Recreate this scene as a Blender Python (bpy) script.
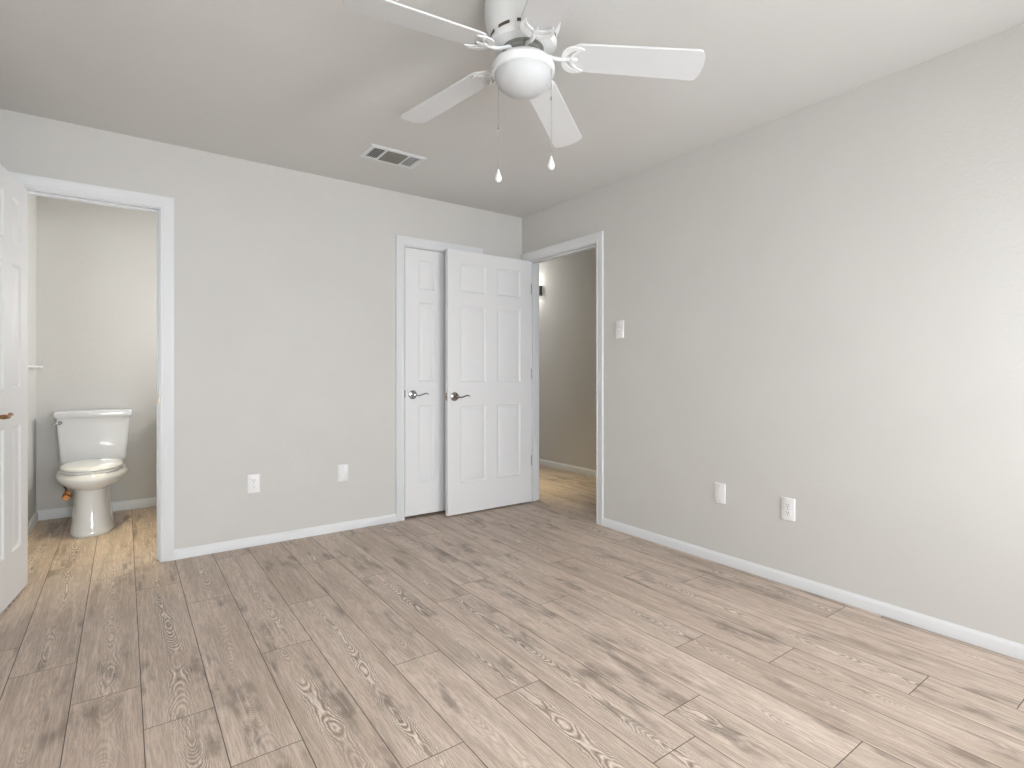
import bpy, bmesh, math, random
from mathutils import Vector, Matrix
random.seed(7)
S = bpy.context.scene
COL = S.collection
for o in list(bpy.data.objects):
    bpy.data.objects.remove(o, do_unlink=True)
PI = math.pi

# ------------------------------------------------------------------ camera
YAW = math.atan2(.5846, .8113)
cam_data = bpy.data.cameras.new('camera')
cam = bpy.data.objects.new('camera', cam_data); COL.objects.link(cam)
cam.location = (0, 0, 1.1015); cam.rotation_euler = (PI/2, 0, -YAW)
cam_data.sensor_fit = 'HORIZONTAL'; cam_data.sensor_width = 36
cam_data.lens = 538.2/1024*36; cam_data.shift_y = -(384-372.5)/1024
cam_data.clip_start = .02
S.camera = cam

# ------------------------------------------------------------------ world, exposure, daylight
S.view_settings.view_transform = 'Standard'; S.view_settings.look = 'None'
S.view_settings.gamma = 1; S.view_settings.use_curve_mapping = False
S.view_settings.exposure = 0.50
W = bpy.data.worlds.new('sky'); S.world = W; W.use_nodes = True
nt = W.node_tree; nt.nodes.clear()
wo = nt.nodes.new('ShaderNodeOutputWorld'); bg = nt.nodes.new('ShaderNodeBackground')
sk = nt.nodes.new('ShaderNodeTexSky'); sk.sky_type = 'HOSEK_WILKIE'; sk.turbidity = 4
sk.sun_direction = (.3, -.6, .7)
bg.inputs['Strength'].default_value = .5
nt.links.new(sk.outputs[0], bg.inputs[0]); nt.links.new(bg.outputs[0], wo.inputs[0])

XL, XR, YF, YB, ZC = -.62, 2.796, -.71, 3.732, 2.44      # bedroom: left, right, front (behind camera), back wall
WT = .115                                                # wall thickness
HX = 4.03                                                # hall far wall
BXL, BXR, BY = -.53, 1.25, 5.31                          # bathroom

def area(name, loc, target, sx, sy, power, col=(1, 1, 1), spread=180):
    d = bpy.data.lights.new(name, 'AREA'); d.shape = 'RECTANGLE'; d.size = sx; d.size_y = sy
    d.energy = power; d.color = col; d.spread = math.radians(spread)
    o = bpy.data.objects.new(name, d); COL.objects.link(o); o.location = loc
    o.rotation_euler = (Vector(target)-Vector(loc)).to_track_quat('-Z', 'Z').to_euler()
    return o
def point(name, loc, power, col=(1, 1, 1), r=.08):
    d = bpy.data.lights.new(name, 'POINT'); d.energy = power; d.color = col; d.shadow_soft_size = r
    o = bpy.data.objects.new(name, d); COL.objects.link(o); o.location = loc
    return o
WIN = [(-.15, .7), (1.72, 2.42)]          # window openings in the wall behind the camera (x from, to)
WZ = (.50, 1.75)
POW = [38, 24]
for (a, b), pw in zip(WIN, POW):
    area('window_daylight', ((a+b)/2, YF-.06, sum(WZ)/2), ((a+b)/2+.05, 3.7, .6), b-a-.06, WZ[1]-WZ[0]-.06, pw, (.955, .985, 1.02), 150)
point('bathroom_vanity_light', (.95, 4.85, 1.55), 17, (.99, .99, 1.0), .05)
area('bathroom_downlight', (.05, 4.3, 2.43), (.05, 4.3, 0), .15, .15, 1.9, (1, .84, .46), 54)
area('hall_downlight', (3.12, 4.25, 2.43), (3.12, 4.25, 0), .15, .15, 2.3, (1, .85, .50), 52)
point('hall_lamp_light', (3.45, 5.7, 2.25), 9, (.98, .98, 1.0), .08)

# ------------------------------------------------------------------ materials
MATS = {}
def ramp(N, L, src, stops):
    r = N.new('ShaderNodeValToRGB'); L.new(src, r.inputs[0])
    while len(r.color_ramp.elements) < len(stops): r.color_ramp.elements.new(.5)
    for e, (p, c) in zip(r.color_ramp.elements, stops):
        e.position = p; e.color = (*c, 1) if len(c) == 3 else c
    return r.outputs[0]
def mat(name, col, rough=.5, metal=0, bump=None, spec=.5, var=.0, emis=None, coat=0):
    m = bpy.data.materials.new(name); m.use_nodes = True; N = m.node_tree.nodes; L = m.node_tree.links
    b = N['Principled BSDF']
    b.inputs['Roughness'].default_value = rough; b.inputs['Metallic'].default_value = metal
    b.inputs['Specular IOR Level'].default_value = spec
    b.inputs['Coat Weight'].default_value = coat
    tc = N.new('ShaderNodeTexCoord')
    n = N.new('ShaderNodeTexNoise'); n.inputs['Scale'].default_value = 3; n.inputs['Detail'].default_value = 4
    L.new(tc.outputs['Object'], n.inputs['Vector'])
    c0 = tuple(c*(1-var) for c in col); c1 = tuple(min(1, c*(1+var)) for c in col)
    L.new(ramp(N, L, n.outputs['Fac'], [(.3, c0), (.7, c1)]), b.inputs['Base Color'])
    if bump:
        sc, st, dist = bump
        n2 = N.new('ShaderNodeTexNoise'); n2.inputs['Scale'].default_value = sc; n2.inputs['Detail'].default_value = 3
        L.new(tc.outputs['Object'], n2.inputs['Vector'])
        bp = N.new('ShaderNodeBump'); bp.inputs['Strength'].default_value = st; bp.inputs['Distance'].default_value = dist
        L.new(n2.outputs['Fac'], bp.inputs['Height']); L.new(bp.outputs[0], b.inputs['Normal'])
    if emis:
        b.inputs['Emission Color'].default_value = (*emis[0], 1); b.inputs['Emission Strength'].default_value = emis[1]
    MATS[name] = m
    return m
M_wall = mat('greige_wall_paint', (.65, .640, .612), .75, bump=(85, .28, .004), spec=.25, var=.012)
M_ceil = mat('ceiling_paint', (.69, .682, .66), .85, bump=(70, .3, .004), spec=.2, var=.012)
M_white = mat('white_trim_paint', (.77, .785, .795), .38, spec=.4)
M_door = mat('white_door_paint', (.81, .815, .82), .45, bump=(400, .04, .001), spec=.4)
M_fan = mat('white_fan_enamel', (.78, .79, .79), .4, spec=.5)
M_blade = mat('white_fan_blade', (.66, .667, .67), .5, spec=.4)
M_globe = mat('frosted_glass_globe', (.57, .58, .585), .5, spec=.3)
M_porc = mat('white_porcelain', (.77, .785, .80), .1, spec=.6, coat=.5)
M_plas = mat('white_plastic', (.86, .86, .86), .3, spec=.5)
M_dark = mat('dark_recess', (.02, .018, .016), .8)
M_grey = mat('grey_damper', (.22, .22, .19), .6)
M_chrome = mat('satin_chrome', (.42, .42, .44), .14, 1)
M_nick = mat('satin_nickel', (.34, .29, .265), .18, 1)
M_bronze = mat('antique_bronze', (.36, .20, .10), .3, 1)
M_copper = mat('copper_fitting', (.62, .28, .10), .3, 1)
M_brass = mat('brass_strike', (.45, .33, .2), .35, 1)
M_hose = mat('brown_supply_hose', (.16, .07, .03), .45)
M_sconce = mat('dark_grey_sconce_metal', (.10, .10, .09), .5)
M_bulb = mat('sconce_bulb_glass', (.9, .9, .85), .4, emis=((1, .95, .85), 6))

def glass_mat():
    m = bpy.data.materials.new('window_glass'); m.use_nodes = True; N = m.node_tree.nodes; L = m.node_tree.links
    N.clear(); o = N.new('ShaderNodeOutputMaterial'); g = N.new('ShaderNodeBsdfGlass')
    g.inputs['IOR'].default_value = 1.45; g.inputs['Roughness'].default_value = 0
    L.new(g.outputs[0], o.inputs[0]); return m
M_glass = glass_mat()

PW = .1935
def floor_mat():
    m = bpy.data.materials.new('oak_plank_floor'); m.use_nodes = True; N = m.node_tree.nodes; L = m.node_tree.links
    b = N['Principled BSDF']
    def math_(op, a, c=None, d=None):
        n = N.new('ShaderNodeMath'); n.operation = op
        for i, v in enumerate((a, c, d)):
            if v is None: continue
            if isinstance(v, (int, float)): n.inputs[i].default_value = v
            else: L.new(v, n.inputs[i])
        return n.outputs[0]
    def comb(x, y, z):
        n = N.new('ShaderNodeCombineXYZ')
        for i, v in enumerate((x, y, z)):
            if isinstance(v, (int, float)): n.inputs[i].default_value = v
            else: L.new(v, n.inputs[i])
        return n.outputs[0]
    def noise(vec, detail=2, rough=.5):
        n = N.new('ShaderNodeTexNoise'); n.inputs['Scale'].default_value = 1
        n.inputs['Detail'].default_value = detail; n.inputs['Roughness'].default_value = rough
        L.new(vec, n.inputs['Vector']); return n.outputs['Fac']
    def sstep(x, lo, hi):
        n = N.new('ShaderNodeMapRange'); n.interpolation_type = 'SMOOTHSTEP'
        L.new(x, n.inputs[0]); n.inputs[1].default_value = lo; n.inputs[2].default_value = hi
        return n.outputs[0]
    def mix(f, a, c):
        n = N.new('ShaderNodeMix'); n.data_type = 'RGBA'
        if isinstance(f, (int, float)): n.inputs[0].default_value = f
        else: L.new(f, n.inputs[0])
        for i, v in ((6, a), (7, c)):
            if isinstance(v, tuple): n.inputs[i].default_value = (*v, 1)
            else: L.new(v, n.inputs[i])
        return n.outputs[2]
    uv = N.new('ShaderNodeUVMap'); uv.uv_map = 'UVMap'
    sp = N.new('ShaderNodeSeparateXYZ'); L.new(uv.outputs[0], sp.inputs[0]); u, v = sp.outputs[0], sp.outputs[1]
    at = lambda nm: (lambda n: (setattr(n, 'attribute_name', nm), n.outputs['Fac'])[1])(N.new('ShaderNodeAttribute'))
    seed, figure, plen, tone = at('seed'), at('figure'), at('plen'), at('tone')
    # growth rings cut at a slant: r = sqrt(x^2 + d(v)^2)
    warp = noise(comb(math_('MULTIPLY', u, 22), math_('MULTIPLY', v, 17), seed), 5, .62)
    warp = math_('MULTIPLY', math_('SUBTRACT', warp, .5), .034)
    wand = math_('MULTIPLY', math_('SUBTRACT', noise(comb(3.3, math_('MULTIPLY', v, 1.4), seed), 1), .5), .10)
    x = math_('ADD', math_('ADD', math_('SUBTRACT', u, PW/2), warp), wand)
    d = math_('MULTIPLY', math_('SUBTRACT', noise(comb(9.1, math_('MULTIPLY', v, 1.7), seed), 2), .36), .26)
    x2 = math_('MULTIPLY', math_('MULTIPLY', x, x), 2.2)
    r = math_('SQRT', math_('ADD', math_('ADD', x2, math_('MULTIPLY', d, d)), .0002))
    ph = math_('MULTIPLY', r, 2*PI/.0064)
    rings = math_('ADD', math_('MULTIPLY', math_('SINE', ph), .5), .5)
    centre = math_('SUBTRACT', 1, sstep(math_('ABSOLUTE', x), .010, .060))
    patch = sstep(noise(comb(math_('MULTIPLY', u, 4), math_('MULTIPLY', v, 3.2), math_('ADD', seed, 5)), 1), .36, .6)
    figm = math_('MULTIPLY', math_('MULTIPLY', centre, patch), figure)
    figm = math_('ADD', figm, .24)
    # fibres and streaks
    fib = noise(comb(math_('MULTIPLY', u, 230), math_('MULTIPLY', v, 14), seed), 2, .6)
    fib2 = noise(comb(math_('MULTIPLY', u, 95), math_('MULTIPLY', v, 4), seed), 3, .6)
    streak = noise(comb(math_('MULTIPLY', u, 16), math_('MULTIPLY', v, 1.5), math_('ADD', seed, 3)), 3)
    blot = noise(comb(math_('MULTIPLY', u, 17), math_('MULTIPLY', v, 5.5), math_('ADD', seed, 8)), 4, .6)
    big = noise(comb(math_('MULTIPLY', u, 9), math_('MULTIPLY', v, 1.9), math_('ADD', seed, 12)), 1)
    base = mix(tone, FC['lo'], FC['hi'])
    c = mix(math_('MULTIPLY', sstep(streak, .42, .66), .60), base, FC['streak'])
    c = mix(math_('MULTIPLY', math_('MULTIPLY', sstep(big, .50, .66), sstep(blot, .40, .64)), .85), c, FC['knot'])
    c = mix(math_('MULTIPLY', sstep(math_('SUBTRACT', 1, rings), .55, 1), math_('MULTIPLY', figm, .78)), c, FC['ringd'])
    c = mix(math_('MULTIPLY', sstep(rings, .62, 1), math_('MULTIPLY', figm, .72)), c, FC['ringl'])
    c = mix(math_('MULTIPLY', sstep(fib, .42, .62), .52), c, FC['fibd'])
    c = mix(math_('MULTIPLY', sstep(fib2, .48, .72), .38), c, FC['ringl'])
    # joints
    eu = math_('MINIMUM', u, math_('SUBTRACT', PW, u)); ev = math_('MINIMUM', v, math_('SUBTRACT', plen, v))
    e = math_('MINIMUM', eu, ev)
    joint = math_('SUBTRACT', 1, sstep(e, .0006, .0022))
    c = mix(math_('MULTIPLY', joint, .9), c, (.035, .026, .02))
    L.new(c, b.inputs['Base Color'])
    rg = math_('ADD', .36, math_('MULTIPLY', fib2, .22)); L.new(rg, b.inputs['Roughness'])
    b.inputs['Specular IOR Level'].default_value = .35
    bp = N.new('ShaderNodeBump'); bp.inputs['Strength'].default_value = .35; bp.inputs['Distance'].default_value = .0012
    hgt = math_('SUBTRACT', math_('MULTIPLY', fib, .25), joint)
    L.new(hgt, bp.inputs['Height']); L.new(bp.outputs[0], b.inputs['Normal'])
    return m
FC = dict(lo=(.56, .44, .355), hi=(.70, .57, .475), streak=(.38, .295, .225), knot=(.17, .125, .095),
          ringd=(.24, .18, .14), ringl=(.82, .73, .64), fibd=(.35, .275, .22))
M_floor = floor_mat()

# ------------------------------------------------------------------ helpers
def put(o, name=None, label=None, cat=None, group=None, kind=None, parent=None):
    if label: o['label'] = label
    if cat: o['category'] = cat
    if group: o['group'] = group
    if kind: o['kind'] = kind
    if parent: o.parent = parent
    return o
class MB:
    def __init__(s): s.bm = bmesh.new(); s.T = Matrix.Identity(4)
    def v(s, p): return s.bm.verts.new(s.T @ Vector(p))
    def face(s, vs):
        try: return s.bm.faces.new(vs)
        except ValueError: return None
    def box(s, x0, x1, y0, y1, z0, z1):
        p = [s.v((x, y, z)) for z in (z0, z1) for x, y in ((x0, y0), (x1, y0), (x1, y1), (x0, y1))]
        for f in ((0, 3, 2, 1), (4, 5, 6, 7), (0, 1, 5, 4), (1, 2, 6, 5), (2, 3, 7, 6), (3, 0, 4, 7)): s.face([p[i] for i in f])
        return s
    def loft(s, rings, cap0=True, cap1=True, closed=True):
        R = [[s.v(p) for p in r] for r in rings]; n = len(R[0])
        for a, b in zip(R, R[1:]):
            for i in range(n if closed else n-1):
                s.face([a[i], a[(i+1) % n], b[(i+1) % n], b[i]])
        if cap0: s.face(R[0][::-1])
        if cap1: s.face(R[-1])
        return s
    def lathe(s, prof, n=48, c=(0, 0, 0), axis='Z'):
        rings = []
        for r, z in prof:
            ring = []
            for i in range(n):
                a = 2*PI*i/n; x, y = r*math.cos(a), r*math.sin(a)
                p = {'Z': (x, y, z), 'Y': (x, z, -y), 'X': (z, x, y)}[axis]
                ring.append((c[0]+p[0], c[1]+p[1], c[2]+p[2]))
            rings.append(ring)
        return s.loft(rings)
    def tube(s, pts, rad, n=10, flat=1.0, up=(0, 0, 1)):
        pts = [Vector(p) for p in pts]; rad = rad if isinstance(rad, (list, tuple)) else [rad]*len(pts)
        rings = []
        for i, p in enumerate(pts):
            t = (pts[min(i+1, len(pts)-1)]-pts[max(i-1, 0)]).normalized()
            u = Vector(up); u = (u-t*u.dot(t))
            if u.length < 1e-3: u = Vector((1, 0, 0))-t*t.x
            u.normalize(); w = t.cross(u)
            rings.append([p+(w*math.cos(2*PI*k/n)+u*flat*math.sin(2*PI*k/n))*rad[i] for k in range(n)])
        return s.loft(rings)
    def poly(s, pts2, z0, z1):       # vertical prism from a 2-D outline
        return s.loft([[(x, y, z0) for x, y in pts2], [(x, y, z1) for x, y in pts2]])
    def build(s, name, m, parent=None, smooth=None, bevel=None, loc=None):
        bmesh.ops.recalc_face_normals(s.bm, faces=s.bm.faces)
        me = bpy.data.meshes.new(name); s.bm.to_mesh(me); s.bm.free()
        me.materials.append(m)
        if smooth is not None:
            me.shade_smooth(); me.set_sharp_from_angle(angle=math.radians(smooth))
        o = bpy.data.objects.new(name, me); COL.objects.link(o)
        if bevel:
            bv = o.modifiers.new('bevel', 'BEVEL'); bv.width = bevel; bv.segments = 2; bv.limit_method = 'ANGLE'
            bv.angle_limit = math.radians(40)
            me.shade_smooth(); me.set_sharp_from_angle(angle=math.radians(smooth or 35))
        if parent: o.parent = parent
        if loc: o.location = loc
        return o
def thing(name, loc, label, cat, rotz=0, group=None):
    o = bpy.data.objects.new(name, None); COL.objects.link(o); o.location = loc; o.rotation_euler = (0, 0, rotz)
    o.empty_display_size = .1
    return put(o, label=label, cat=cat, group=group)
def bez(p, n=12):
    p = [Vector(q) for q in p]; out = []
    for i in range(n+1):
        t = i/n; q = list(p)
        while len(q) > 1: q = [a.lerp(b, t) for a, b in zip(q, q[1:])]
        out.append(q[0])
    return out

# ------------------------------------------------------------------ floor
def make_floor():
    me = bpy.data.meshes.new('floor'); V, Fs, UV, seeds, figs, pl, tones = [], [], [], [], [], [], []
    LEN = 1.302
    known = {-3: 2.905, -2: 2.627, -1: 2.298, 0: 2.009, 1: 1.677, 2: 2.285, 3: 1.387, 4: 1.90, 5: 1.507, 6: .998,
             7: 1.117, 8: .692, 9: 1.364, 10: 1.086, 11: .70, 12: .463, 13: 1.137}
    # planks whose figure stands out in the photograph: (row, joint number from the known one) -> (figure, tone)
    fixed = {(0, 0): (1.0, .35), (0, -1): (1.0, .5), (1, -1): (.8, .5), (1, 0): (.12, .7), (2, -1): (1.0, .35), (2, 0): (.6, .6),
             (3, 0): (1.0, .6), (4, 0): (.15, .7), (5, 0): (.8, .8), (5, -1): (1, .6), (6, 0): (1.0, .65), (6, -1): (1, .4), (7, 0): (.1, .9),
             (8, 0): (.3, .9), (9, 0): (1.0, .8), (-1, 0): (.5, .5), (-2, 0): (.9, .5), (-1, -1): (.1, .1), (-2, -1): (.1, .1)}
    rnd = random.Random(11)
    for k in range(-4, 22):
        x0 = .048+PW*k; x1 = x0+PW
        j0 = known.get(k, rnd.uniform(.3, 1.6))
        for q in range(-3, 6):
            y0, y1 = j0+LEN*q, j0+LEN*(q+1)
            lo, hi = max(y0, -.9), min(y1, 7.0)
            if hi <= lo: continue
            xa, xb = max(x0, -.75), min(x1, 4.2)
            if xb <= xa: continue
            i = len(V); V += [(xa, lo, 0), (xb, lo, 0), (xb, hi, 0), (xa, hi, 0)]; Fs.append((i, i+1, i+2, i+3))
            UV += [(xa-x0, lo-y0), (xb-x0, lo-y0), (xb-x0, hi-y0), (xa-x0, hi-y0)]
            fg, tn = fixed.get((k, q), (rnd.choice((.15, .4, .8, 1.0)), rnd.random()))
            seeds.append(rnd.uniform(0, 300)); figs.append(fg); pl.append(LEN); tones.append(tn)
    me.from_pydata(V, [], Fs)
    ul = me.uv_layers.new(name='UVMap')
    for i, c in enumerate(UV): ul.data[i].uv = c
    for nm, arr in (('seed', seeds), ('figure', figs), ('plen', pl), ('tone', tones)):
        a = me.attributes.new(nm, 'FLOAT', 'FACE')
        for i, val in enumerate(arr): a.data[i].value = val
    me.materials.append(M_floor)
    o = bpy.data.objects.new('floor', me); COL.objects.link(o)
    put(o, label='greige oak plank floor running through bedroom, bathroom and hall', cat='floor', kind='structure')
make_floor()

# ------------------------------------------------------------------ walls and ceiling
def struct(name, mb, m, label, cat, **k):
    return put(mb.build(name, m, **k), label=label, cat=cat, kind='structure')
mb = MB(); mb.box(-.8, 4.2, -.9, 7.0, ZC, ZC+.1)
struct('ceiling', mb, M_ceil, 'flat matte grey-white ceiling over the whole room', 'ceiling')
BO = (-.440, .165, 2.052)         # bathroom opening x0, x1, head
CO = (1.700, 2.314, 2.044)        # closet opening
EO = (2.826, 3.642, 2.046)        # entry opening along y
def wall_x(mb, y0, y1, x0, x1, holes, z1=ZC):
    xs = x0
    for a, b, zl, zh in sorted(holes):
        mb.box(xs, a, y0, y1, 0, z1)
        if zh < z1: mb.box(a, b, y0, y1, zh, z1)
        if zl > 0: mb.box(a, b, y0, y1, 0, zl)
        xs = b
    mb.box(xs, x1, y0, y1, 0, z1); return mb
def wall_y(mb, x0, x1, y0, y1, holes, z1=ZC):
    ys = y0
    for a, b, zl, zh in sorted(holes):
        mb.box(x0, x1, ys, a, 0, z1)
        if zh < z1: mb.box(x0, x1, a, b, zh, z1)
        if zl > 0: mb.box(x0, x1, a, b, 0, zl)
        ys = b
    mb.box(x0, x1, ys, y1, 0, z1); return mb
J = .012                          # jamb board shows inside the rough opening
struct('wall_back', wall_x(MB(), YB, YB+WT, XL, XR, [(BO[0]-J, BO[1]+J, 0, BO[2]+J), (CO[0]-J, CO[1]+J, 0, CO[2]+J)]), M_wall,
       'greige wall with the bathroom doorway and the closet door', 'wall')
struct('wall_right', wall_y(MB(), XR, XR+WT, YF-WT, 6.6, [(EO[0]-J, EO[1]+J, 0, EO[2]+J)]), M_wall,
       'long bright greige wall on the right with the hall doorway', 'wall')
struct('wall_left', MB().box(XL-WT, XL, YF-WT, YB+WT, 0, ZC), M_wall, 'greige wall behind the open bathroom door', 'wall')
struct('wall_front', wall_x(MB(), YF-WT, YF, XL, XR, [(a, b, *WZ) for a, b in WIN]), M_wall,
       'greige wall with two windows facing the closet', 'wall')
mb = MB(); mb.box(BXL-WT, BXL, YB+WT, BY+WT, 0, ZC)
struct('wall_bathroom_left', mb, M_wall, 'greige bathroom wall left of the toilet', 'wall')
struct('wall_bathroom_back', MB().box(BXL, BXR, BY, BY+WT, 0, ZC), M_wall, 'greige bathroom wall behind the toilet', 'wall')
struct('wall_bathroom_right', MB().box(BXR, BXR+WT, YB+WT, BY+WT, 0, ZC), M_wall, 'bathroom wall between toilet room and closet', 'wall')
struct('wall_bathroom_light_blocker', MB().box(.45, .55, 4.45, BY, 0, 1.0), M_wall, 'unseen waist-high blocker added right of the toilet to shade the lower bathroom wall', 'wall')  # added out of view, keeps lamp light off the lower bathroom wall
struct('wall_closet_back', MB().box(BXR+WT, XR, 4.45, 4.45+WT, 0, ZC), M_wall, 'back wall inside the closet', 'wall')
struct('wall_hall_right', MB().box(HX, HX+WT, 1.6, 6.6, 0, ZC), M_wall, 'grey hall wall seen through the doorway beside the open door', 'wall')
struct('wall_hall_near', MB().box(XR+WT, HX, 1.6, 1.6+WT, 0, ZC), M_wall, 'hall end wall nearer the camera, out of sight', 'wall')
struct('wall_hall_far', MB().box(XR+WT, HX, 6.6-WT, 6.6, 0, ZC), M_wall, 'hall end wall far from the camera, out of sight', 'wall')

# ------------------------------------------------------------------ baseboards
def base_prof(t=.012, h=.058):
    return [(0, 0), (t, 0), (t, h*.72), (t*.8, h*.86), (t*.45, h*.93), (t*.35, h), (0, h)]
def baseboard(mb, p, q, nrm, t=.012, h=.058):
    p, q, nrm = Vector(p), Vector(q), Vector(nrm)
    mb.loft([[(e.x+nrm.x*a, e.y+nrm.y*a, z+.001) for a, z in base_prof(t, h)] for e in (p, q)])
mb = MB(); baseboard(mb, (.238, YB), (1.634, YB), (0, -1)); baseboard(mb, (2.380, YB), (XR, YB), (0, -1))
struct('baseboard_back', mb, M_white, 'white baseboard under the wall between bathroom and closet', 'baseboard', smooth=50)
mb = MB(); baseboard(mb, (XR, YF), (XR, 2.760), (-1, 0))
struct('baseboard_right', mb, M_white, 'long white baseboard along the right wall', 'baseboard', smooth=50)
mb = MB(); baseboard(mb, (XL, YF), (XL, YB), (1, 0))
struct('baseboard_left', mb, M_white, 'white baseboard behind the open bathroom door', 'baseboard', smooth=50)
mb = MB(); baseboard(mb, (XL, YF), (XR, YF), (0, 1))
struct('baseboard_front', mb, M_white, 'white baseboard under the two windows', 'baseboard', smooth=50)
mb = MB(); baseboard(mb, (BXL, BY), (BXR, BY), (0, -1), .012, .075); baseboard(mb, (BXL, YB+WT), (BXL, BY), (1, 0), .012, .075)
struct('baseboard_bathroom', mb, M_white, 'white baseboard around the toilet corner', 'baseboard', smooth=50)
mb = MB(); baseboard(mb, (HX, 1.7), (HX, 6.5), (-1, 0), .012, .07)
struct('baseboard_hall', mb, M_white, 'white baseboard along the hall wall', 'baseboard', smooth=50)

# ------------------------------------------------------------------ door frames
def casing_prof(w=.066):
    # (across from opening edge outward, thickness)
    return [(0, 0), (0, .009), (.004, .011), (.012, .011), (.016, .0085), (.030, .010), (.050, .0145), (.060, .0165), (w, .0165), (w, 0)]
def casing(mb, x0, x1, zh, to3, w=.066, rev=.006, rightcut=None):
    # mitred: left leg, head, right leg, in a local frame (s along the wall, z, n out of wall)
    P = casing_prof(w); a, b, h = x0-rev, x1+rev, zh+rev
    path = []
    for (s, z, ds, dz) in ((a, .001, -1, 0), (a, h, -1, 1), (b, h, 1, 1), (b, .001, 1, 0)):
        path.append([to3(s+ds*c, z+dz*c, t) for c, t in P])
    mb.loft(path)
def jamb(mb, x0, x1, zh, to3, depth, stop_at, t=J, swap=False):
    # liner boards; n<0 goes into the wall
    def bx(s0, s1, z0, z1, n0, n1):
        p = [to3(s, z, n) for n in (n0, n1) for s, z in ((s0, z0), (s1, z0), (s1, z1), (s0, z1))]
        vs = [mb.v(q) for q in p]
        for f in ((0, 3, 2, 1), (4, 5, 6, 7), (0, 1, 5, 4), (1, 2, 6, 5), (2, 3, 7, 6), (3, 0, 4, 7)): mb.face([vs[i] for i in f])
    bx(x0-t, x0, .001, zh+t, -depth, 0); bx(x1, x1+t, .001, zh+t, -depth, 0); bx(x0, x1, zh, zh+t, -depth, 0)
    s0, s1 = stop_at
    bx(x0, x0+.010, .001, zh, -s1, -s0); bx(x1-.010, x1, .001, zh, -s1, -s0); bx(x0+.010, x1-.010, zh-.010, zh, -s1, -s0)
toA = lambda s, z, n: (s, YB-n, z)
toB = lambda s, z, n: (XR-n, s, z)
toAi = lambda s, z, n: (s, YB+WT+n, z)
toBi = lambda s, z, n: (XR+WT+n, s, z)
mb = MB(); casing(mb, BO[0], BO[1], BO[2], toA); jamb(mb, BO[0], BO[1], BO[2], toA, WT, (.040, .075)); casing(mb, BO[0], BO[1], BO[2], toAi)
t1 = struct('trim_1', mb, M_white, 'white casing around the bathroom doorway', 'door frame', smooth=30)
o = MB().box(BO[1]-.0015, BO[1]+.001, YB+.004, YB+.034, .915, .975).build('strike_plate', M_brass, t1, bevel=.0008)
o['label'] = 'bronze strike plate let into the white jamb'
MB().box(BO[1]-.0025, BO[1]+.001, YB-.006, YB+.006, .925, .965).build('strike_lip', M_brass, o)
mb = MB(); casing(mb, CO[0], CO[1], CO[2], toA); jamb(mb, CO[0], CO[1], CO[2], toA, WT, (.040, .075))
t2 = struct('trim_2', mb, M_white, 'white casing around the closed closet door', 'door frame', smooth=30)
o = MB().box(CO[0]-.003, CO[0]+.0022, YB-.009, YB+.003, .915, .968).build('strike_plate', M_nick, t2)
mb = MB(); casing(mb, EO[0], EO[1], EO[2], toB); jamb(mb, EO[0], EO[1], EO[2], toB, WT, (.040, .075)); casing(mb, EO[0], EO[1], EO[2], toBi)
t3 = struct('trim_3', mb, M_white, 'white casing around the hall doorway', 'door frame', smooth=30)
o = MB().box(XR+.004, XR+.034, EO[0]-.001, EO[0]+.0015, .915, .975).build('strike_plate', M_nick, t3)
MB().box(XR-.006, XR+.006, EO[0]-.001, EO[0]+.0025, .925, .965).build('strike_lip', M_nick, o)

# ------------------------------------------------------------------ six-panel doors
def door_leaf(w, h, t, stile, mid, rows):
    mb = MB(); pw = (w-2*stile-mid)/2
    cols = [(stile, stile+pw), (stile+pw+mid, w-stile)]
    xs = sorted({0, w, *[c for p in cols for c in p]}); zs = sorted({0, h, *[c for p in rows for c in p]})
    def rect(x0, x1, z0, z1, y): return [(x0, y, z0), (x1, y, z0), (x1, y, z1), (x0, y, z1)]
    for y, sg in ((0, 1), (t, -1)):
        for i in range(len(xs)-1):
            for k in range(len(zs)-1):
                x0, x1, z0, z1 = xs[i], xs[i+1], zs[k], zs[k+1]
                if (x0, x1) in cols and (z0, z1) in rows:
                    rings = []
                    for ins, dep in ((0, 0), (.003, .002), (.010, .0095), (.017, .0095), (.034, .0020), (.037, .0016)):
                        rings.append(rect(x0+ins, x1-ins, z0+ins, z1-ins, y+sg*dep))
                    mb.loft(rings, cap0=False, cap1=True)
                else:
                    mb.face([mb.v(p) for p in rect(x0, x1, z0, z1, y)])
    for a, b in (((0, 0, 0), (0, t, h)), ((w, 0, 0), (w, t, h))):
        mb.face([mb.v(p) for p in ((a[0], 0, 0), (a[0], t, 0), (a[0], t, h), (a[0], 0, h))])
    for z in (0, h): mb.face([mb.v(p) for p in ((0, 0, z), (w, 0, z), (w, t, z), (0, t, z))])
    bmesh.ops.remove_doubles(mb.bm, verts=mb.bm.verts, dist=1e-5)
    return mb
ROWS = [(.232, .832), (1.012, 1.612), (1.712, 1.932)]
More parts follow.
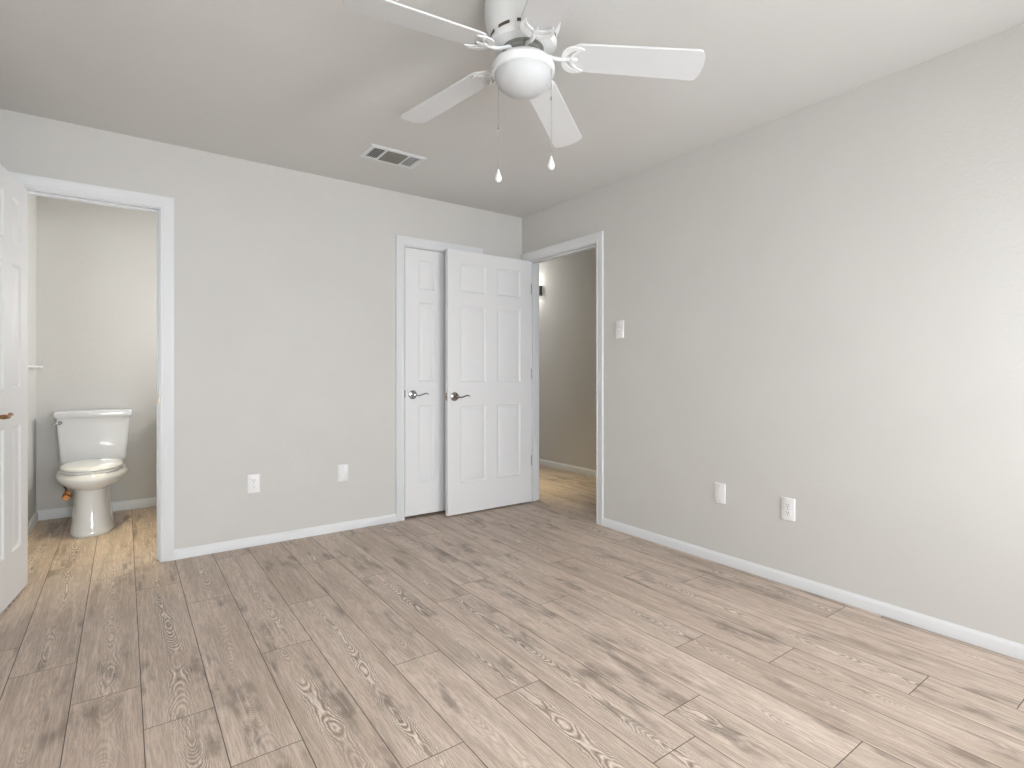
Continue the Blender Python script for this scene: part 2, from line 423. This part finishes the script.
def lever(parent, x, y, z, out, dirx, m, name='door_handle'):
    # rosette on the face at y, sticking out along `out`, lever pointing along dirx (both +-1)
    mb = MB()
    prof = [(.0005, 0), (.034, 0), (.034, .003), (.031, .007), (.019, .010), (.012, .011), (.0005, .011)]
    mb.lathe([(r, out*q) for r, q in prof], 32, (x, y, z), 'Y')
    h = mb.build(name, m, parent, smooth=30)
    mb = MB()
    mb.lathe([(.0005, out*.009), (.0095, out*.009), (.009, out*.040), (.011, out*.044), (.010, out*.056), (.0005, out*.058)], 20, (x, y, z), 'Y')
    yy = y+out*.050
    pts = bez([(x, yy, z), (x+dirx*.03, yy+out*.006, z-.012), (x+dirx*.060, yy, z-.004), (x+dirx*.080, yy-out*.004, z+.016), (x+dirx*.098, yy-out*.006, z+.013), (x+dirx*.112, yy-out*.002, z-.001)], 16)
    mb.tube(pts, [.0105, .0100, .0092, .0085, .008, .0078, .0078, .008, .0082, .0084, .0085, .0084, .008, .0075, .0065, .0052, .003], 12, .62)
    mb.build('lever', m, h, smooth=40)
def hinge(parent, x, y, z, m, ax=1):
    mb = MB()
    for k in range(5):
        mb.lathe([(.0005, z-.044+.0178*k), (.0058, z-.044+.0178*k), (.0058, z-.0272+.0178*k), (.0005, z-.0272+.0178*k)], 12, (x, y, 0))
    mb.lathe([(.0005, z+.045), (.004, z+.045), (.0045, z+.049), (.0005, z+.052)], 12, (x, y, 0))
    mb.box(x, x+ax*.020, y+.003, y+.005, z-.044, z+.044)
    return mb.build('hinge', m, parent, smooth=30)
def latch(parent, x, t, z, sg, m):
    mb = MB(); mb.box(x-.001 if sg > 0 else x-.0012, x+.0012, t/2-.012, t/2+.012, z-.028, z+.028)
    mb.box(min(x, x+sg*.010), max(x, x+sg*.010), t/2-.006, t/2+.006, z-.009, z+.009)
    mb.build('latch', m, parent, bevel=.0006)
T = .035
# door 1: bathroom, hinged at the left jamb, swung into the bedroom past 90 degrees. local y=0 is the bedroom-side face
d1 = door_leaf(.598, 2.03, T, .107, .110, ROWS).build('door_1', M_door, smooth=25)
put(d1, label='white six-panel door standing open at the left edge beside the toilet room', cat='door', kind='structure')
d1.location = (BO[0]+.001, YB-.012, .012); d1.rotation_euler = (0, 0, math.radians(-96.9))
lever(d1, .538, T, .897, 1, -1, M_bronze); lever(d1, .538, 0, .897, -1, -1, M_bronze)
for z in (.22, 1.02, 1.82): hinge(d1, -.004, -.004, z, M_bronze)
latch(d1, .598, T, .897, 1, M_bronze)
# door 2: closet, closed, hinged at the right jamb (mirror: local x runs from hinge to latch)
d2 = door_leaf(.606, 2.018, T, .112, .114, ROWS).build('door_2', M_door, smooth=25)
put(d2, label='closed white six-panel closet door, half hidden by the open door', cat='door', kind='structure')
d2.location = (CO[1]-.004, YB+.002+T, .021); d2.rotation_euler = (0, 0, PI)
lever(d2, .606-.062, T, .913, 1, -1, M_chrome); latch(d2, .606, T, .913, 1, M_nick)
for z in (.22, 1.02, 1.82): hinge(d2, -.003, T+.004, z, M_nick)
# door 3: entry, hinged on the far jamb, standing square to the right wall
d3 = door_leaf(.801, 2.03, T, .112, .105, ROWS).build('door_3', M_door, smooth=25)
put(d3, label='white six-panel door swung fully open in front of the closet', cat='door', kind='structure')
d3.location = (XR-.003, 3.600+T, .012); d3.rotation_euler = (0, 0, PI)
lever(d3, .801-.060, T, .905, 1, -1, M_nick); lever(d3, .801-.060, 0, .905, -1, -1, M_nick)
latch(d3, .801, T, .905, 1, M_nick)
for z in (.34, 1.08, 1.805): hinge(d3, -.005, -.004, z, M_nick, ax=1)
mb = MB()
for z in (.352, 1.092, 1.817): mb.box(XR-.001, XR+.034, EO[1]-.0015, EO[1]+.001, z-.044, z+.044)
mb.build('hinge_leaf', M_nick, t3)

# ------------------------------------------------------------------ windows behind the camera
for i, (a, b) in enumerate(WIN):
    z0, z1 = WZ
    mb = MB(); f = .035
    for (x0, x1, za, zb) in ((a, a+f, z0, z1), (b-f, b, z0, z1), (a+f, b-f, z0, z0+f), (a+f, b-f, z1-f, z1), (a+f, b-f, (z0+z1)/2-.02, (z0+z1)/2+.02)):
        mb.box(x0, x1, YF-WT+.005, YF-WT+.04, za, zb)
    w = struct('window_%d' % (i+1), mb, M_white, ('white sash window behind the bed side of the room' if i else 'white sash window opposite the bathroom door'), 'window', bevel=.003)
    MB().box(a+.02, b-.02, YF-WT+.018, YF-WT+.022, z0+.02, z1-.02).build('pane', M_glass, w)
    mb = MB(); mb.box(a-.05, b+.05, YF-.02, YF+.03, z0-.025, z0)
    mb.box(a-.03, b+.03, YF, YF+.012, z0-.085, z0-.025)
    mb.build('window_sill', M_white, w, bevel=.003)

# ------------------------------------------------------------------ wall plates (local: x across, z up, -y out of the wall)
def plate_mesh(w=.073, h=.117):
    mb = MB(); t = .006
    def rr(ins, y):
        pts = []; r = .004
        for cx, cz, a0 in ((w/2-r, h/2-r, 0), (-w/2+r, h/2-r, 90), (-w/2+r, -h/2+r, 180), (w/2-r, -h/2+r, 270)):
            for k in range(4):
                a = math.radians(a0+30*k); pts.append((cx+(r-ins)*math.cos(a) - (0), y, cz+(r-ins)*math.sin(a)))
        return pts
    mb.loft([rr(0, 0), rr(0, -t*.45), rr(.0022, -t*.85), rr(.0035, -t)], True, True)
    return mb
def screw(par, x, z, m=M_plas):
    mb = MB(); mb.lathe([(.0003, -.0055), (.0033, -.0058), (.003, -.0070), (.0003, -.0074)], 12, (x, 0, z), 'Y')
    o = mb.build('screw', m, par, smooth=40)
    return o
M_screw = mat('screw_metal', (.55, .55, .52), .4, .6)
def outlet(loc, rz, label, group=None):
    t = thing('wall_outlet', loc, label, 'outlet', rz, 'duplex power outlets on the walls')
    plate_mesh().build('cover_plate', M_plas, t, smooth=40)
    screw(t, 0, 0, M_screw)
    for zc in (.0195, -.0195):
        mb = MB(); pts = []
        for k in range(28):
            a = 2*PI*k/28; pts.append((.0165*math.cos(a), max(-.0125, min(.0125, .0165*math.sin(a)))+zc))
        mb.loft([[(x, -.005, z) for x, z in pts], [(x, -.0078, z) for x, z in pts]])
        r = mb.build('receptacle', M_plas, t, smooth=40)
        mb = MB()
        mb.box(-.0074, -.0054, -.0082, -.0075, zc-.0005, zc+.0085); mb.box(.0054, .0074, -.0082, -.0075, zc+.0005, zc+.0075)
        mb.lathe([(.0003, -.0075), (.0026, -.0075), (.0026, -.0082), (.0003, -.0082)], 12, (0, 0, zc-.0068), 'Y')
        mb.build('slots', M_dark, r)
    return t
def blank(loc, rz, label):
    t = thing('blank_wall_plate', loc, label, 'wall plate', rz, 'blank wall plates')
    plate_mesh().build('cover_plate', M_plas, t, smooth=40); screw(t, 0, .042, M_screw); screw(t, 0, -.042, M_screw)
    return t
outlet((.667, YB, .396), 0, 'white duplex power outlet on the wall between bathroom and closet')
blank((1.238, YB, .402), 0, 'white blank cover plate on the wall left of the closet door')
outlet((XR, 1.428, .393), -PI/2, 'white duplex power outlet low on the right wall')
blank((XR, 1.823, .404), -PI/2, 'white blank cover plate on the right wall, left of the outlet')
t = thing('light_switch', (XR, 2.597, 1.401), 'white toggle light switch on the right wall beside the hall doorway', 'light switch', -PI/2)
plate_mesh(.075, .122).build('cover_plate', M_plas, t, smooth=40); screw(t, 0, .030, M_screw); screw(t, 0, -.030, M_screw)
MB().box(-.0052, .0052, -.0066, -.0052, -.012, .012).build('toggle_slot', M_grey, t)
mb = MB(); mb.loft([[(-.0042, -.006, -.009), (.0042, -.006, -.009), (.0042, -.006, .008), (-.0042, -.006, .008)],
                    [(-.0032, -.019, .004), (.0032, -.019, .004), (.0032, -.018, .011), (-.0032, -.018, .011)]])
mb.build('toggle', M_plas, t, bevel=.0008)

# ------------------------------------------------------------------ ceiling vent
t = thing('ceiling_vent', (1.353, 3.140, ZC), 'white three-way metal air vent in the ceiling above the wall', 'air vent')
hw, hd = .180, .108; iw, idp = .150, .078
def ring2(a, b, z): return [(-a, -b, z), (a, -b, z), (a, b, z), (-a, b, z)]
mb = MB(); mb.loft([ring2(hw, hd, 0), ring2(hw, hd, -.004), ring2(hw-.010, hd-.010, -.009), ring2(iw, idp, -.006), ring2(iw, idp, -.001)], False, False)
for x in (-.072, .072): mb.box(x-.005, x+.005, -idp, idp, -.008, -.002)
mb.build('frame', M_white, t, smooth=30)
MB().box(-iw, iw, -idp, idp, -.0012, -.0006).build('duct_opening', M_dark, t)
for nm, x0, x1, ang in (('left', -iw, -.077, -1), ('right', .077, iw, 1)):
    mb = MB(); n = 5; st = (x1-x0)/n
    for k in range(n):
        xc = x0+st*(k+.5); dx = -.0030 if ang < 0 else -.0004
        mb.loft([[(xc-dx-.0020, y, -.0015), (xc-dx+.0020, y, -.0015), (xc+dx+.0020, y, -.008), (xc+dx-.0020, y, -.008)] for y in (-idp, idp)])
    mb.build('louver_bank', M_white, t)
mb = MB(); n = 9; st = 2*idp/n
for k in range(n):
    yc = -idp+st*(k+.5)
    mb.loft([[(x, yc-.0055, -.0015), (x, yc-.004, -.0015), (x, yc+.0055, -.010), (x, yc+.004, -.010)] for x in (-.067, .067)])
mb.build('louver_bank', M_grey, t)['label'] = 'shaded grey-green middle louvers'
for x in (-.165, .165):
    MB().lathe([(.0003, -.0075), (.004, -.0078), (.0035, -.0095), (.0003, -.0098)], 10, (x, 0, 0)).build('screw', M_white, t, smooth=40)

# ------------------------------------------------------------------ ceiling fan
FX, FY = 1.138, 1.512
fan = thing('ceiling_fan', (FX, FY, ZC), 'white five-blade ceiling fan with a frosted light bowl', 'ceiling fan')
Z = lambda z: z-ZC
MB().lathe([(.0005, 0), (.118, 0), (.122, -.004), (.122, -.010), (.110, -.014), (.0005, -.014)], 48).build('canopy', M_fan, fan, smooth=30)
mb = MB()
mb.lathe([(.0005, Z(2.427)), (.112, Z(2.427)), (.126, Z(2.418)), (.135, Z(2.39)), (.135, Z(2.345)), (.130, Z(2.315)), (.120, Z(2.288)),
          (.116, Z(2.280)), (.114, Z(2.276)), (.114, Z(2.262)), (.118, Z(2.258)), (.117, Z(2.248)), (.108, Z(2.240)), (.090, Z(2.237)), (.060, Z(2.236)), (.0005, Z(2.236))], 64)
mh = mb.build('motor_housing', M_fan, fan, smooth=30)
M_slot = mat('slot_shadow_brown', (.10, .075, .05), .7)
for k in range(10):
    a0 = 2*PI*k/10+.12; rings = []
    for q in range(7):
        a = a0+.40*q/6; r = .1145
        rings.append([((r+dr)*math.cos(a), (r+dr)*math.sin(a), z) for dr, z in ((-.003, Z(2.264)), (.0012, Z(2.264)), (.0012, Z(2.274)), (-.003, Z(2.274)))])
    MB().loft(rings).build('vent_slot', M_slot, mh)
mb = MB(); mb.lathe([(.0005, Z(2.2365)), (.072, Z(2.2365)), (.072, Z(2.234)), (.060, Z(2.232)), (.058, Z(2.226)), (.046, Z(2.224)), (.0005, Z(2.224))], 40)
fw = mb.build('flywheel', M_grey, fan, smooth=30)
mb = MB()
mb.lathe([(.0005, Z(2.238)), (.031, Z(2.238)), (.031, Z(2.224)), (.034, Z(2.219)), (.040, Z(2.215)), (.062, Z(2.207)), (.088, Z(2.196)), (.103, Z(2.184)), (.110, Z(2.174)),
          (.111, Z(2.158)), (.109, Z(2.148)), (.102, Z(2.146)), (.0005, Z(2.150))], 64)
mb.build('light_fitter', M_fan, fan, smooth=30)
mb = MB()
mb.lathe([(.0005, Z(2.152)), (.099, Z(2.152)), (.101, Z(2.142)), (.098, Z(2.128)), (.088, Z(2.110)), (.072, Z(2.096)), (.052, Z(2.086)), (.032, Z(2.0795)), (.014, Z(2.0765)), (.0005, Z(2.076))], 64)
mb.build('light_bowl', M_globe, fan, smooth=60)
A0 = -39.1175; DA = [1.3019, .3244, -1.1402, 1.184, -1.6701]; DD = [.004, .0294, -.0112, -.0152, -.0069]; DP = [-.0542, .0145, .0377, .001, .001]
for k in range(5):
    a = math.radians(A0+72*k+DA[k]); droop = .0817+DD[k]; pitch = -.186+DP[k]
    ca, sa = math.cos(a), math.sin(a)
    def P(r, s, up=0):           # s: signed distance across the blade
        z = Z(2.22)-droop*r+s*math.sin(pitch)+up
        return (r*ca-s*math.cos(pitch)*sa, r*sa+s*math.cos(pitch)*ca, z)
    hwid = lambda r: (.1166+(.1315-.1166)*(r-.2)/.4)/2
    rp, rm = .6137, .6107
    out = []
    # outline: root (rounded) -> plus edge -> tip (bowed) -> minus edge
    r0 = .168
    for q in range(7):
        th = PI/2*q/6; out.append((r0+.030*(1-math.sin(th)), hwid(r0)*(.45+.55*(1-math.cos(th)))))
    for q in range(1, 8): 
        r = r0+.03+(rp-.022-r0-.03)*q/8; out.append((r, hwid(r)))
    out = sorted(out, key=lambda p: p[0]) if False else out
    plus = [(r0, hwid(r0)*.55), (r0+.006, hwid(r0)*.78), (r0+.016, hwid(r0)*.93), (r0+.03, hwid(r0+.03))]
    plus += [(r0+.03+(rp-.016-r0-.03)*q/8, hwid(r0+.03+(rp-.016-r0-.03)*q/8)) for q in range(1, 9)]
    W1 = hwid(rp)
    tip = [(rp-.006, W1*.965), (rp+.000, W1*.88)] + [((rp+rm)/2+.014*math.cos(PI/2*s), W1*s) for s in (.65, .4, .15, -.1, -.35, -.6)] + [(rm+.001, -W1*.86), (rm-.005, -W1*.96)]
    minus = [(r, -s) for r, s in plus[::-1]]
    poly = plus+tip+minus
    mb = MB(); mb.loft([[P(r, s, -.0035) for r, s in poly], [P(r, s, .0035) for r, s in poly]])
    bl = mb.build('blade', M_blade, fan, smooth=40, bevel=.0012)
    # iron: arm curling down from the flywheel, open three-armed bracket under the blade root
    mb = MB(); u = -.0085
    mb.tube(bez([(.046*ca, .046*sa, Z(2.229)), (.075*ca, .075*sa, Z(2.228)), (.088*ca, .088*sa, Z(2.204)), P(.118, 0, u-.004), P(.150, 0, u)], 14), [.0085]*4+[.0075]*11, 10, .8)
    def strip(A, B, th=.0028):
        mb.loft([[P(a.x, a.y, u-th), P(a.x, a.y, u+th), P(b.x, b.y, u+th), P(b.x, b.y, u-th)] for a, b in zip(A, B)])
    for s in (-1, 1):
        strip(bez([(.134, 0, 0), (.132, s*.036, 0), (.148, s*.064, 0), (.188, s*.060, 0), (.212, s*.046, 0)], 16),
              bez([(.150, 0, 0), (.150, s*.022, 0), (.164, s*.044, 0), (.190, s*.046, 0), (.211, s*.043, 0)], 16))
        strip(bez([(.158, s*.002, 0), (.168, s*.012, 0), (.168, s*.036, 0), (.196, s*.046, 0)], 10),
              bez([(.168, s*.002, 0), (.176, s*.012, 0), (.178, s*.032, 0), (.205, s*.043, 0)], 10))
        mb.lathe([(.0003, -.004), (.0055, -.003), (.0055, .003), (.0003, .004)], 10, P(.190, s*.050, u-.001))
    strip([Vector(q) for q in ((.138, .009, 0), (.155, .005, 0), (.168, .010, 0), (.190, .001, 0))],
          [Vector(q) for q in ((.138, -.009, 0), (.155, -.005, 0), (.168, -.010, 0), (.190, -.001, 0))], .0036)
    mb.lathe([(.0003, -.004), (.0055, -.003), (.0055, .003), (.0003, .004)], 10, P(.172, 0, u-.002))
    mb.build('blade_iron', M_fan, bl, smooth=60)
Rv, Fv = Vector((.8113, -.5846)), Vector((.5846, .8113))
for lat, dep, ztop, zc_, zbot, zk in ((-.0885, .050, 2.150, 1.985, 1.832, 0), (.0955, -.040, 2.150, 2.045, 1.843, 0)):
    q = Rv*lat+Fv*dep
    mb = MB(); n = int((ztop-zbot)/.0045)
    for i in range(n):
        z = ztop-(i+.5)*.0045; mb.lathe([(.0002, Z(z-.0020)), (.0012, Z(z-.001)), (.0012, Z(z+.001)), (.0002, Z(z+.0020))], 6, (q.x, q.y, 0))
    mb.lathe([(.0005, Z(ztop+.02)), (.0007, Z(ztop+.02)), (.0007, Z(zbot)), (.0005, Z(zbot))], 6, (q.x, q.y, 0))
    ch = mb.build('pull_chain', M_chrome, fan, smooth=60)
    MB().lathe([(.0003, Z(zc_-.007)), (.0026, Z(zc_-.006)), (.0026, Z(zc_+.006)), (.0003, Z(zc_+.007))], 10, (q.x, q.y, 0)).build('chain_connector', M_grey, ch, smooth=40)
    MB().lathe([(.0003, Z(zbot+.004)), (.003, Z(zbot+.003)), (.0035, Z(zbot-.004)), (.007, Z(zbot-.012)), (.0115, Z(zbot-.024)), (.0125, Z(zbot-.031)), (.0105, Z(zbot-.039)), (.005, Z(zbot-.044)), (.0003, Z(zbot-.045))], 20, (q.x, q.y, 0)).build('pull_knob', M_plas, ch, smooth=60)

# ------------------------------------------------------------------ toilet (local: x across, -y towards the room, origin on the floor at the wall)
TX = -.183
toi = thing('toilet', (TX, BY, 0), 'white two-piece toilet with lid down in the bathroom corner', 'toilet')
def egg(z, w, yf, yb, n=40, ex=2.2, ef=None):
    # superellipse: back half square-ish, front half rounded
    pts = []; yc = (yf*.42+yb*.58)
    for i in range(n):
        a = 2*PI*i/n; c, s = math.cos(a), math.sin(a)
        e = ex if s > 0 else (ef or 2.1)
        x = w*math.copysign(abs(c)**(2/e), c); y = (yb-yc if s > 0 else yc-yf)*math.copysign(abs(s)**(2/e), s)
        pts.append((x, yc+y, z))
    return pts
mb = MB()
secs = [(.001, .128, -.735, -.150, 3.2, 2.8), (.012, .131, -.740, -.145, 3.2, 2.8), (.03, .125, -.733, -.150, 3.2, 2.8), (.10, .114, -.716, -.170, 3, 2.8), (.20, .104, -.702, -.20, 3, 2.7),
        (.285, .101, -.698, -.21, 2.8, 2.5), (.302, .104, -.700, -.20, 2.6, 2.3), (.316, .140, -.728, -.18, 2.5, 2.15), (.336, .176, -.757, -.14, 2.5, 2.1),
        (.358, .198, -.776, -.08, 2.5, 2.1), (.378, .208, -.785, -.06, 2.5, 2.1), (.392, .205, -.782, -.05, 2.6, 2.1), (.408, .192, -.770, -.04, 2.7, 2.1), (.420, .180, -.760, -.04, 2.7, 2.1)]
mb.loft([egg(z, w, yf, yb, 48, ex, ef) for z, w, yf, yb, ex, ef in secs])
bowl = mb.build('bowl', M_porc, toi, smooth=50)
for s in (-1, 1):
    MB().lathe([(.0003, .001), (.013, .001), (.013, .008), (.009, .016), (.0003, .019)], 16, (s*.116, -.34, 0)).build('bolt_cap', M_porc, toi, smooth=60)
mb = MB(); mb.loft([egg(z, w, yf, yb, 48, 2.6, 2.1) for z, w, yf, yb in ((.421, .172, -.752, -.245), (.423, .177, -.757, -.242), (.434, .177, -.757, -.242), (.437, .173, -.753, -.246))])
mb.build('seat', M_porc, toi, smooth=50)
mb = MB(); mb.loft([egg(z, w, yf, yb, 48, 2.6, 2.1) for z, w, yf, yb in ((.4385, .172, -.753, -.245), (.441, .178, -.757, -.242), (.451, .178, -.757, -.242), (.458, .172, -.750, -.248), (.463, .152, -.728, -.265), (.465, .10, -.68, -.30))])
mb.build('seat_lid', M_porc, toi, smooth=50)
for s in (-1, 1):
    MB().box(s*.075-.016, s*.075+.016, -.250, -.218, .415, .450).build('seat_hinge', M_plas, toi, bevel=.005)
def tring(z, w, yf, yb, r=.028, n=6):
    pts = []
    for cx, cy, a0 in ((w-r, yb-r*.4, 0), (-w+r, yb-r*.4, 90), (-w+r, yf+r, 180), (w-r, yf+r, 270)):
        rr = r*.4 if cy > (yf+yb)/2 else r
        for k in range(n+1):
            a = math.radians(a0+90*k/n); pts.append((cx+(r-rr)*(1 if cx > 0 else -1)+rr*math.cos(a), cy+rr*math.sin(a), z))
    return pts
mb = MB(); mb.loft([tring(z, w, yf, -.012) for z, w, yf in ((.424, .184, -.190), (.432, .194, -.200), (.452, .198, -.204), (.60, .209, -.211), (.775, .221, -.218))])
tank = mb.build('tank', M_porc, toi, smooth=45)
mb = MB(); mb.loft([tring(z, w, yf, -.006) for z, w, yf in ((.768, .221, -.221), (.770, .231, -.230), (.780, .234, -.233), (.806, .234, -.233), (.814, .230, -.228), (.817, .218, -.216))])
mb.build('tank_lid', M_porc, toi, smooth=45)
mb = MB(); mb.lathe([(.0003, -.212), (.014, -.212), (.014, -.222), (.010, -.226), (.0003, -.227)], 16, (-.196, 0, .735), 'Y')
mb.tube(bez([(-.196, -.226, .735), (-.200, -.236, .735), (-.222, -.240, .731), (-.243, -.236, .725)], 8), [.006, .006, .0055, .005, .005, .0055, .006, .006, .004], 10, .8)
mb.build('flush_lever', M_chrome, toi, smooth=50)
# supply stop and hose
sv = thing('shutoff_valve', (-.352, BY, .165), 'copper-coloured shutoff valve with brown supply hose left of the toilet base', 'water valve')
mb = MB(); mb.lathe([(.0003, 0), (.030, 0), (.028, -.005), (.011, -.009), (.011, -.045), (.015, -.047), (.015, -.085), (.012, -.088), (.0003, -.088)], 20, (0, 0, 0), 'Y')
mb.lathe([(.0003, -.005), (.010, -.005), (.010, .035), (.012, .036), (.012, .050), (.0003, .050)], 14, (0, -.066, 0))
mb.build('valve_body', M_copper, sv, smooth=35)
mb = MB(); pts = []
for k in range(24):
    a = 2*PI*k/24; pts.append((.023*math.cos(a)*(1+.12*math.cos(4*a)), .016*math.sin(a)))
mb.loft([[(x, y, z) for x, z in pts] for y in (-.094, -.108)])
mb.build('valve_knob', M_copper, sv, smooth=50)
mb = MB(); mb.tube(bez([(0, -.066, .045), (0, -.066, .09), (-.060, -.07, .11), (-.085, -.075, .17), (-.03, -.085, .20), (.01, -.10, .252)], 16), .0065, 10)
mb.build('supply_hose', M_hose, sv, smooth=60)
# towel bar on the bathroom's left wall
tb = thing('towel_bar', (BXL, 4.72, 1.14), 'white towel bar on the bathroom wall past the open door', 'towel bar')
for y in (0, .40):
    mb = MB(); mb.lathe([(.0003, 0), (.022, 0), (.022, .008), (.010, .012), (.010, .055), (.0003, .058)], 20, (0, y, 0), 'X')
    mb.build('post', M_plas, tb, smooth=35)
mb = MB(); mb.tube([(.048, -.02, 0), (.048, .42, 0)], .008, 12); mb.build('rail', M_plas, tb, smooth=60)
# hall sconce
hs = thing('wall_sconce', (HX, 5.03, 2.07), 'dark grey half-round sconce glowing on the hall wall, cut off by the door jamb', 'sconce', PI/2)
mb = MB(); n = 20; outer = [(.06*math.cos(PI*k/n), .003+.075*math.sin(PI*k/n)) for k in range(n+1)]
inner = [(.055*math.cos(PI*k/n), .008+.067*math.sin(PI*k/n)) for k in range(n, -1, -1)]
mb.poly(outer+inner, -.060, .060); mb.build('shade', M_sconce, hs, smooth=40)
MB().box(-.045, .045, .0005, .010, -.055, .055).build('backplate', M_sconce, hs, bevel=.002)
MB().lathe([(.0003, -.03), (.010, -.03), (.018, -.012), (.020, .004), (.014, .02), (.0003, .028)], 16, (0, .035, 0)).build('bulb', M_bulb, hs, smooth=60)
point('sconce_light_up', (HX-.09, 5.05, 2.20), .7, (1, .96, .88), .03)
point('sconce_light_down', (HX-.09, 5.05, 1.95), .3, (1, .96, .88), .03)
